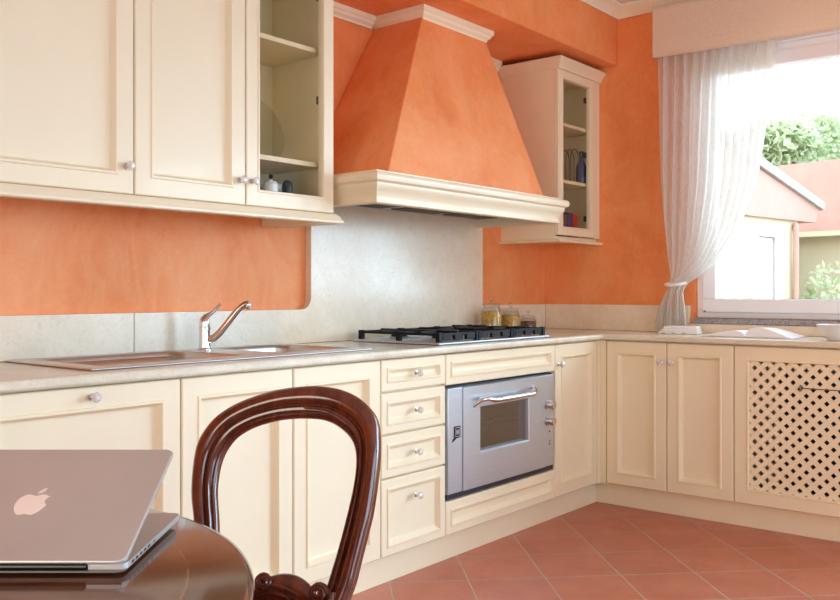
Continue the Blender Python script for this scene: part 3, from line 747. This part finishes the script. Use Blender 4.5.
# ------------------------------------------------------------------ things on the right worktop
zc = ZT1+.001
o = thing('folded_towel', 'white folded kitchen towel under the curtain on the right worktop', 'towel', (4.40, 1.870, zc), radians(-80))
def layer(m, x0, x1, y0, y1, z0, z1, wob=.002):
    m.loft([[(x0+.003, y0+.003, z0),(x1-.003,y0+.003,z0),(x1-.003,y1-.003,z0),(x0+.003,y1-.003,z0)],[(x0,y0,(z0+z1)/2),(x1,y0,(z0+z1)/2),(x1,y1,(z0+z1)/2),(x0,y1,(z0+z1)/2)],[(x0+.003,y0+.003,z1),(x1-.003,y0+.003,z1+wob),(x1-.003,y1-.003,z1),(x0+.003,y1-.003,z1+wob)]])
for i, (a, b_) in enumerate(((0,.013),(.0135,.025),(.0255,.038))):
    m = MB(); layer(m, -.09+.012*i, .11-.004*i, -.06+.006*i, .06-.003*i, a, b_); m.build('fold', M['cloth'], o, bevel=.002)
for x in (-.07, -.02, .03): MB().box(x, x+.018, -.0606, -.0601, .003, .007).build('printed_motif', M['towel_print'], o)
# open book
o = thing('open_book', 'open book with curled white pages lying under the window', 'book', (4.36, 1.475, zc), radians(-87))
def page(sgn, w, d, lift, z_off):
    m = MB()
    def fn(u, v):
        x = sgn*w*u; zz = z_off + lift*sin(pi*min(1, u*1.02)**.55)*(1-.25*v) + .001
        return (x, -d/2 + d*v, zz)
    nu, nv = 18, 6
    top = [fn(i/nu, j/nv) for j in range(nv+1) for i in range(nu+1)]
    m.v = top + [(p[0], p[1], min(.0035, p[2]*.3)) for p in top]; n = len(top)
    for j in range(nv):
        for i in range(nu):
            a = j*(nu+1)+i; m.f += [(a,a+1,a+nu+2,a+nu+1), (n+a,n+a+nu+1,n+a+nu+2,n+a+1)]
    for i in range(nu): m.f += [(i,n+i,n+i+1,i+1), (nv*(nu+1)+i, nv*(nu+1)+i+1, n+nv*(nu+1)+i+1, n+nv*(nu+1)+i)]
    for j in range(nv): m.f += [(j*(nu+1),(j+1)*(nu+1),n+(j+1)*(nu+1),n+j*(nu+1)), (j*(nu+1)+nu, n+j*(nu+1)+nu, n+(j+1)*(nu+1)+nu, (j+1)*(nu+1)+nu)]
    return m
MB().box(-.215,.215,-.135,.135,0,.0025).build('cover', M['paper'], o, bevel=.001)
page(-1, .205, .26, .028, .003).build('page_block', M['paper'], o, smooth=True)
page(1, .205, .26, .046, .003).build('page_block', M['paper'], o, smooth=True)
o = jug('white_bowl', 'white bowl at the right edge, on the worktop under the window', 'bowl', (4.27, 1.055, zc), [(.055,0),(.06,.004),(.085,.035),(.103,.066),(.105,.070),(.101,.070),(.08,.035),(.05,.010),(0,.008)], M['porcelain'], 36)

# ------------------------------------------------------------------ round table
tb = thing('round_table', 'round polished dark wood table with a thin inlaid ring in front left', 'table', (.288, 1.227, 0))
R = .573
top = MB().lathe([(0,.722),(R-.03,.722),(R-.012,.726),(R-.002,.734),(R,.742),(R-.003,.748),(R-.010,.750),(0,.750)], n=128).build('tabletop', M['table'], tb, smooth=True, angle=50)
MB().lathe([(R-.09,.66),(R-.075,.662),(R-.07,.7215),(R-.09,.7215)], n=96, caps=False).build('apron', M['mahogany'], tb, smooth=True)
MB().lathe([(.10,.20),(.11,.22),(.07,.27),(.05,.32),(.075,.40),(.085,.46),(.055,.54),(.045,.60),(.07,.65),(.16,.70),(.17,.7215),(0,.7215)], n=32).build('pedestal', M['mahogany'], tb, smooth=True)
for k in range(4):
    a = radians(20+90*k); pts = [(cos(a)*r_, sin(a)*r_, z_) for r_, z_ in ((.06,.26),(.14,.25),(.22,.19),(.30,.10),(.37,.045),(.41,.032))]
    MB().tube(pts, [.045,.04,.034,.03,.028,.031], 12).build('foot', M['mahogany'], tb, smooth=True)

# ------------------------------------------------------------------ laptop
lp = thing('laptop', 'half closed silver aluminium laptop on the round table, lid towards the camera', 'laptop', (.7746*1.112-.6323*.547, .6323*1.112+.7746*.547, .7505), radians(-50.78))
LW, LD = .359, .247
def rr2(x0, x1, y0, y1, r): return [(p[0], p[1]) for p in rrect(x0, x1, y0, y1, r, 0, 5)]
m = MB().loft([[(x*.975, (y-.12)*.97+.12, .003) for x, y in rr2(-LW/2, LW/2, 0, LD+.008, .012)], [(x,y,.008) for x,y in rr2(-LW/2, LW/2, 0, LD+.008, .012)], [(x,y,.0155) for x,y in rr2(-LW/2, LW/2, 0, LD+.008, .012)]])
bs = m.build('base', M['alu'], lp, smooth=True, angle=30)
MB().box(-LW/2+.035, LW/2-.035, .045, .145, .0157, .0162).build('keyboard', M['black_plastic'], bs)
for i in range(5): MB().box(LW/2-.0003, LW/2+.0003, .022+i*.017, .031+i*.017, .0095, .0130).build('port', M['black_plastic'], bs)
MB().lathe([(.0022,0),(.0022,.0005)], (LW/2-.0002,.118,.011), 'x', 10).build('port', M['black_plastic'], bs)
MB().tube([(-LW/2+.048,-.0005,.0125),(LW/2-.048,-.0005,.0125)], .0055, 12).build('hinge', M['black_plastic'], lp, smooth=True)
MB().box(LW/2-.047, LW/2-.002, -.003, .001, .0085,.0155).build('hinge_cheek', M['alu'], lp, bevel=.001)
for x in (-.15, .15):
    for y in (.03, .22): MB().lathe([(.007,0),(.007,.0029)], (x,y,0.0001)).build('foot', M['black_plastic'], lp)
lid = MB()
ang = radians(23.8)
lo = rr2(-LW/2, LW/2, 0, LD, .012)
def lt(x, y, z): return (x, y*cos(ang) - z*sin(ang) - .0025, y*sin(ang) + z*cos(ang) + .0152)
lidm = MB().loft([[lt(x,y,0) for x,y in lo], [lt(x,y,.0035) for x,y in lo], [lt(x*.993,(y-.12)*.99+.12,.005) for x,y in lo]]).build('lid', M['alu'], lp, smooth=True, angle=30)
MB().add([lt(x,y,-.0004) for x,y in ((-.168,.02),(.168,.02),(.168,.235),(-.168,.235))], [(0,1,2,3)]).build('screen', M['black_plastic'], lidm)
# apple shaped emblem: body with a bite at the right, leaf above
S = .0235
body = []
R_out = [(0,.80),(.18,.90),(.40,.98),(.62,.94),(.80,.80)]
for p in R_out: body.append(p)
for i in range(9):                                            # bite
    a = radians(118+ (242-118)*i/8); body.append((1.13+.40*cos(a), .42+.40*sin(a)))
body += [(.99,-.02),(.90,-.32),(.74,-.62),(.54,-.86),(.38,-.93),(.20,-.88),(0,-.83),(-.20,-.88),(-.38,-.93),(-.54,-.86),(-.76,-.60),(-.92,-.28),(-.99,.05),(-.99,.40),(-.88,.70),(-.68,.92),(-.42,.98),(-.18,.90)]
leaf = [(.02,1.06),(.05,1.28),(.20,1.50),(.42,1.62),(.42,1.42),(.28,1.18)]
cy = .113
def emb(poly): 
    m = MB(); n = len(poly)
    vs = [lt(x*S*.93+.017, cy+y*S, .0051) for x, y in poly] + [lt(x*S*.93+.017, cy+y*S, .0054) for x, y in poly]
    m.add(vs, [tuple(range(n)), tuple(range(2*n-1,n-1,-1))] + [(j,(j+1)%n,n+(j+1)%n,n+j) for j in range(n)]); return m
m = emb(body); q = emb(leaf); m.add(q.v, q.f)
lg = m.build('logo', M['alu_logo'], lidm); tag(lg, 'pale apple shaped logo with a bite and a leaf')
# triangulate the concave emblem faces
bm = bmesh.new(); bm.from_mesh(lg.data); bmesh.ops.triangulate(bm, faces=[f_ for f_ in bm.faces if len(f_.verts) > 4]); bm.to_mesh(lg.data); bm.free()

# ------------------------------------------------------------------ balloon back chair
ch = thing('balloon_back_chair', 'polished mahogany balloon back dining chair with a carved cross rail', 'chair', (1.324, 1.462, 0), radians(-50.78-15))
rho = radians(20); Z0 = .693
O = [(-.170,-.252),(-.178,-.205),(-.190,-.150),(-.203,-.095),(-.218,-.045),(-.2255,.010),(-.226,.063),(-.214,.098),(-.194,.128),(-.168,.150),(-.142,.166),(-.108,.181),(-.071,.194),(-.035,.203),(.003,.209),(.045,.212),(.085,.209),(.116,.202),(.145,.190),(.168,.174),(.188,.153),(.199,.130),(.205,.105),(.209,.070),(.210,.033),(.209,-.015),(.206,-.063),(.200,-.103),(.194,-.142),(.189,-.174),(.184,-.205),(.170,-.252)]
I = [(-.118,-.252),(-.127,-.205),(-.137,-.150),(-.146,-.101),(-.155,-.065),(-.163,-.030),(-.1645,.014),(-.161,.040),(-.153,.062),(-.140,.083),(-.122,.099),(-.098,.113),(-.069,.124),(-.035,.133),(.004,.138),(.038,.139),(.068,.137),(.094,.129),(.116,.117),(.133,.104),(.146,.088),(.154,.069),(.158,.047),(.159,.022),(.158,-.005),(.155,-.035),(.149,-.078),(.144,-.110),(.138,-.145),(.131,-.180),(.124,-.212),(.112,-.252)]
def cl(u, v, d): 
    # d = forward (towards the seat) from the back plane
    v2 = v
    return (u, v2*sin(rho) - d*cos(rho), Z0 + v2*cos(rho) + d*sin(rho))
def dens(P, k=4):
    out = []; n = len(P)
    for i in range(n-1):
        p0, p1, p2, p3 = P[max(0,i-1)], P[i], P[i+1], P[min(n-1,i+2)]
        for j in range(k):
            t_ = j/k
            out.append(tuple(.5*((2*p1[a]) + (-p0[a]+p2[a])*t_ + (2*p0[a]-5*p1[a]+4*p2[a]-p3[a])*t_**2 + (-p0[a]+3*p1[a]-3*p2[a]+p3[a])*t_**3) for a in (0,1)))
    out.append(P[-1]); return out
Od, Id = dens(O), dens(I)
cs = [(0,-.014),(0,.002),(.03,.008),(.10,.014),(.22,.018),(.36,.0185),(.48,.016),(.55,.011),(.585,.006),(.62,.006),(.66,.010),(.72,.0135),(.79,.0125),(.83,.007),(.87,.004),(.91,.006),(.96,.004),(1,-.002),(1,-.012),(.85,-.018),(.5,-.021),(.15,-.018)]
rings = []
for a, b_ in zip(Od, Id):
    rings.append([cl(a[0]+(b_[0]-a[0])*s_, a[1]+(b_[1]-a[1])*s_, d) for s_, d in cs])
MB().loft(rings).build('back_frame', M['mahogany'], ch, smooth=True, angle=50)
# carved cross rail: arched thick bar with scrolls
m = MB()
rail = [(-.135,-.268),(-.10,-.264),(-.06,-.256),(-.02,-.244),(.02,-.232),(.055,-.231),(.085,-.241),(.105,-.255),(.125,-.268)]
rd_ = dens(rail, 4)
rings = []
for i, (u, v) in enumerate(rd_):
    k = i/(len(rd_)-1); hh = .018 + .014*sin(pi*k)
    rings.append([cl(u, v + hh*cos(2*pi*j/14)*(1.15 if cos(2*pi*j/14) > 0 else 1.4), .004 + .016*sin(2*pi*j/14)) for j in range(14)])
m.loft(rings)
m.build('cross_rail', M['mahogany'], ch, smooth=True, angle=60)
def scroll(cu, cv, r, s):
    pts = []; rad = []
    for i in range(30):
        a = 2.2*2*pi*i/29; q = r*(1-.8*i/29); pts.append(cl(cu + s*q*cos(a), cv + q*sin(a), (.020+.008*i/29))); rad.append(.0065*(1-.35*i/29))
    return MB().tube(pts, rad, 8)
for cu, cv, r, s_ in ((-.008,-.216,.016,-1),(.116,-.228,.019,1)): scroll(cu, cv, r, s_).build('carved_scroll', M['mahogany'], ch, smooth=True)
for u0, u1, dv in ((-.04,.07,-.022),(-.03,.06,-.036)):
    pts = [cl(u0+(u1-u0)*i/10, -.212+dv+.012*sin(pi*i/10), .021) for i in range(11)]
    MB().tube(pts, [.002+.004*sin(pi*i/10) for i in range(11)], 8).build('carved_leaf', M['mahogany'], ch, smooth=True)
zs = Z0 - .252*cos(rho); ys = -.252*sin(rho)
for u in (-.165, .142):
    sg = -1 if u < 0 else 1
    MB().tube([(u, ys+.01, zs+.03),(u, ys-.002, zs-.02),(u+sg*.004, ys+.004, .30),(u+sg*.01, ys+.05, .12),(u+sg*.015, ys+.10, .012)], [.020,.024,.021,.018,.016], 12).build('rear_leg', M['mahogany'], ch, smooth=True)
seat = []
for (z_, k) in ((.405,.96),(.41,1),(.445,1),(.452,.97)):
    seat.append([(x*k-.01, (y+.25)*k-.25+ys+.015, z_) for x, y in rr2(-.225,.225,-.46,-.03,.08)])
MB().loft(seat).build('seat_rail', M['mahogany'], ch, smooth=True, angle=40)
seat = []
for (z_, k) in ((.4525,.93),(.468,.92),(.482,.82),(.490,.55),(.492,.1)):
    seat.append([(x*k-.01, (y+.25)*k-.25+ys+.010, z_) for x, y in rr2(-.225,.225,-.46,-.06,.08)])
MB().loft(seat).build('seat', M['seat'], ch, smooth=True, angle=60)
for sg in (-1, 1):
    MB().tube([(sg*.185-.01, ys-.41, .41),(sg*.195-.01, ys-.425, .33),(sg*.19-.01, ys-.42, .2),(sg*.185-.01, ys-.425, .08),(sg*.19-.01, ys-.44, .02),(sg*.19-.01, ys-.442, .001)], [.026,.027,.020,.014,.016,.017], 12).build('front_leg', M['mahogany'], ch, smooth=True)

# ------------------------------------------------------------------ outside
struct(MB().box(WB+T+.02, 45, -25, 30, -.35, -.2).build('ground', M['ground']))
hs = thing('neighbour_house', 'cream and pink house with a low annex seen through the window', 'house', (14.15, 4.80, -.2), math.atan2(4.581-4.804, 15.494-14.15))
# local x along the facade, front faces -y
def bx(*a): return MB().box(*a)
w = M['house_cream']
m = bx(-3.2, .10, 0, 3, 0, 2.50).box(.74, 1.52, 0, 3, 0, 2.50).box(.10, .74, 0, 3, 2.18, 2.50); m.build('wall', w, hs)
m = bx(0, .10, -.06, .1, 0, 2.30).box(.74, .86, -.06, .1, 0, 2.30).box(0, .86, -.06, .1, 2.18, 2.32).build('door_surround', M['pvc'], hs)
bx(.11, .73, .04, .10, 0, 2.17).build('front_door', M['pvc'], hs)
MB().tube([(1.30,-.08,0),(1.30,-.08,2.3),(1.36,-.04,2.42)], .045, 10).build('downpipe', M['house_pink'], hs, smooth=True)
# fascia with sloping top verge
MB().prism([(-3.2,2.48),(2.0,2.48),(2.15,2.72),(.0,3.25),(-3.2,4.1)], -.08, 3.0).build('fascia', M['house_pink'], hs)
MB().prism([(2.22,2.70),(2.22,2.84),(.0,3.42),(-3.2,4.28),(-3.2,4.12),(.0,3.27)], -.14, 3.1).build('verge', M['roof'], hs)
m = MB().box(1.52, 6.0, 1.6, 4.6, 0, 2.50); m.build('porch_wall', w, hs)
MB().box(4.2, 4.6, -3, 2.1, 2.38, 2.48).build('porch_roof', M['house_cream'], hs)
MB().box(4.6, 4.88, -3, 2.1, 0, 2.42).build('porch_wall', M['house_cream'], hs)
# pink tower behind
MB().box(4.9, 9, -3.0, 2.17, 0, 3.95).build('tower_wall', M['house_pink'], hs)
MB().prism([(1.3,3.35),(3.2,2.56),(3.2,2.75),(1.3,3.6)], 3.2, 3.6).build('roof_flashing', M['roof_dark'], hs)
def foliage(m, c, r, n, size):
    for _ in range(n):
        while True:
            p = Vector((random.uniform(-1,1), random.uniform(-1,1), random.uniform(-1,1)))
            if .35 < p.length < 1: break
        q = Vector((c[0]+p.x*r[0], c[1]+p.y*r[1], c[2]+p.z*r[2])); s_ = size*random.uniform(.6,1.3)
        a = Vector((random.gauss(0,1),random.gauss(0,1),random.gauss(0,1))).normalized(); b_ = a.orthogonal().normalized()
        k = len(m.v); m.v += [tuple(q+a*s_), tuple(q+b_*s_*.6), tuple(q-a*s_), tuple(q-b_*s_*.6)]; m.f.append((k,k+1,k+2,k+3))
    return m
for i, (x, y, z_, r_, n, lb) in enumerate(((25.6,8.15,5.4,1.15,1500,'leafy tree beyond the pink wall, nearest the curtain'),(29.0,7.94,5.7,1.8,1900,'widest leafy tree, farthest back beyond the pink wall'),(26.9,5.2,5.4,1.15,1500,'leafy tree beyond the pink wall at the right edge'))):
    o = thing('tree', lb, 'tree', (x, y, -.2), 0, 'trees beyond the roofs')
    foliage(MB(), (0,0,z_), (r_,r_*1.1,r_*.62), n, .16).build('foliage', M['leaf'], o)
    MB().tube([(0,0,0),(.1,0,2),(0,.1,z_)], [.2,.15,.08], 8).build('trunk', M['bark'], o, smooth=True)
o = thing('shrub', 'green shrub in front of the cream porch outside the window', 'shrub', (15.9, 4.05, -.2))
foliage(MB(), (0,0,1.05), (.55,.55,.75), 420, .08).build('foliage', M['leaf'], o)
MB().tube([(0,0,0),(.02,0,.9)], [.04,.02], 8).build('stem', M['bark'], o, smooth=True)

# ------------------------------------------------------------------ light
wd_ = bpy.data.worlds.new('world'); SC.world = wd_; wd_.use_nodes = True
bg = wd_.node_tree.nodes['Background']; bg.inputs[0].default_value = (.68,.86,1.0,1); bg.inputs[1].default_value = 3.4
def sun(nm, d, strength, angle, col):
    L = bpy.data.lights.new(nm, 'SUN'); L.energy = strength; L.angle = radians(angle); L.color = col
    o = bpy.data.objects.new(nm, L); COL.objects.link(o); o.rotation_euler = Vector(d).to_track_quat('-Z', 'Y').to_euler(); return o
sun('daylight_right', (-.80, .56, -.15), 4.6, 50, (.50,.77,1))
sun('fill_rear', (-.25, 1.0, -.14), 1.0, 60, (.60,.82,1))  # added fill from behind the camera, through the assumed rear opening
sun('warm_fill_left', (1, .10, -.05), 1.5, 40, (1,.70,.33))  # added warm fill for left-facing fronts, through the made-up left opening
def portal(nm, loc, rot, sx, sy):
    L = bpy.data.lights.new(nm, 'AREA'); L.shape = 'RECTANGLE'; L.size = sx; L.size_y = sy; L.cycles.is_portal = True
    o = bpy.data.objects.new(nm, L); COL.objects.link(o); o.location = loc; o.rotation_euler = rot
portal('window_portal', (WB+.2, (WIN[0]+WIN[1])/2, (WIN[2]+WIN[3])/2), (0, pi/2, 0), WIN[3]-WIN[2], WIN[1]-WIN[0])
portal('door_portal', (WB+.2, (FD[0]+FD[1])/2, (FD[2]+FD[3])/2), (0, pi/2, 0), FD[3]-FD[2], FD[1]-FD[0])
portal('left_portal', (X0-.2, (LFILL[0]+LFILL[1])/2, (LFILL[2]+LFILL[3])/2), (0, -pi/2, 0), LFILL[3]-LFILL[2], LFILL[1]-LFILL[0])
portal('rear_portal', ((RW[0]+RW[1])/2, YR-.2, (RW[2]+RW[3])/2), (pi/2, 0, 0), RW[1]-RW[0], RW[3]-RW[2])

# ------------------------------------------------------------------ camera
cd = bpy.data.cameras.new('camera'); cam = bpy.data.objects.new('camera', cd); COL.objects.link(cam)
cd.sensor_width = 36; cd.lens = 889.6/840*36; cd.shift_y = -9/840; cd.clip_start = .02; cd.clip_end = 200
cam.location = (0, 0, 1.107); cam.rotation_euler = (pi/2, 0, radians(39.22-90))
SC.camera = cam
SC.view_settings.view_transform = 'Standard'; SC.view_settings.look = 'None'; SC.view_settings.gamma = 1; SC.view_settings.use_curve_mapping = False
SC.view_settings.exposure = .36
SC.cycles.use_denoising = True
SC.cycles.max_bounces = 10; SC.cycles.diffuse_bounces = 6; SC.cycles.transparent_max_bounces = 16; SC.cycles.sample_clamp_indirect = 6
SC.cycles.caustics_reflective = False; SC.cycles.caustics_refractive = False
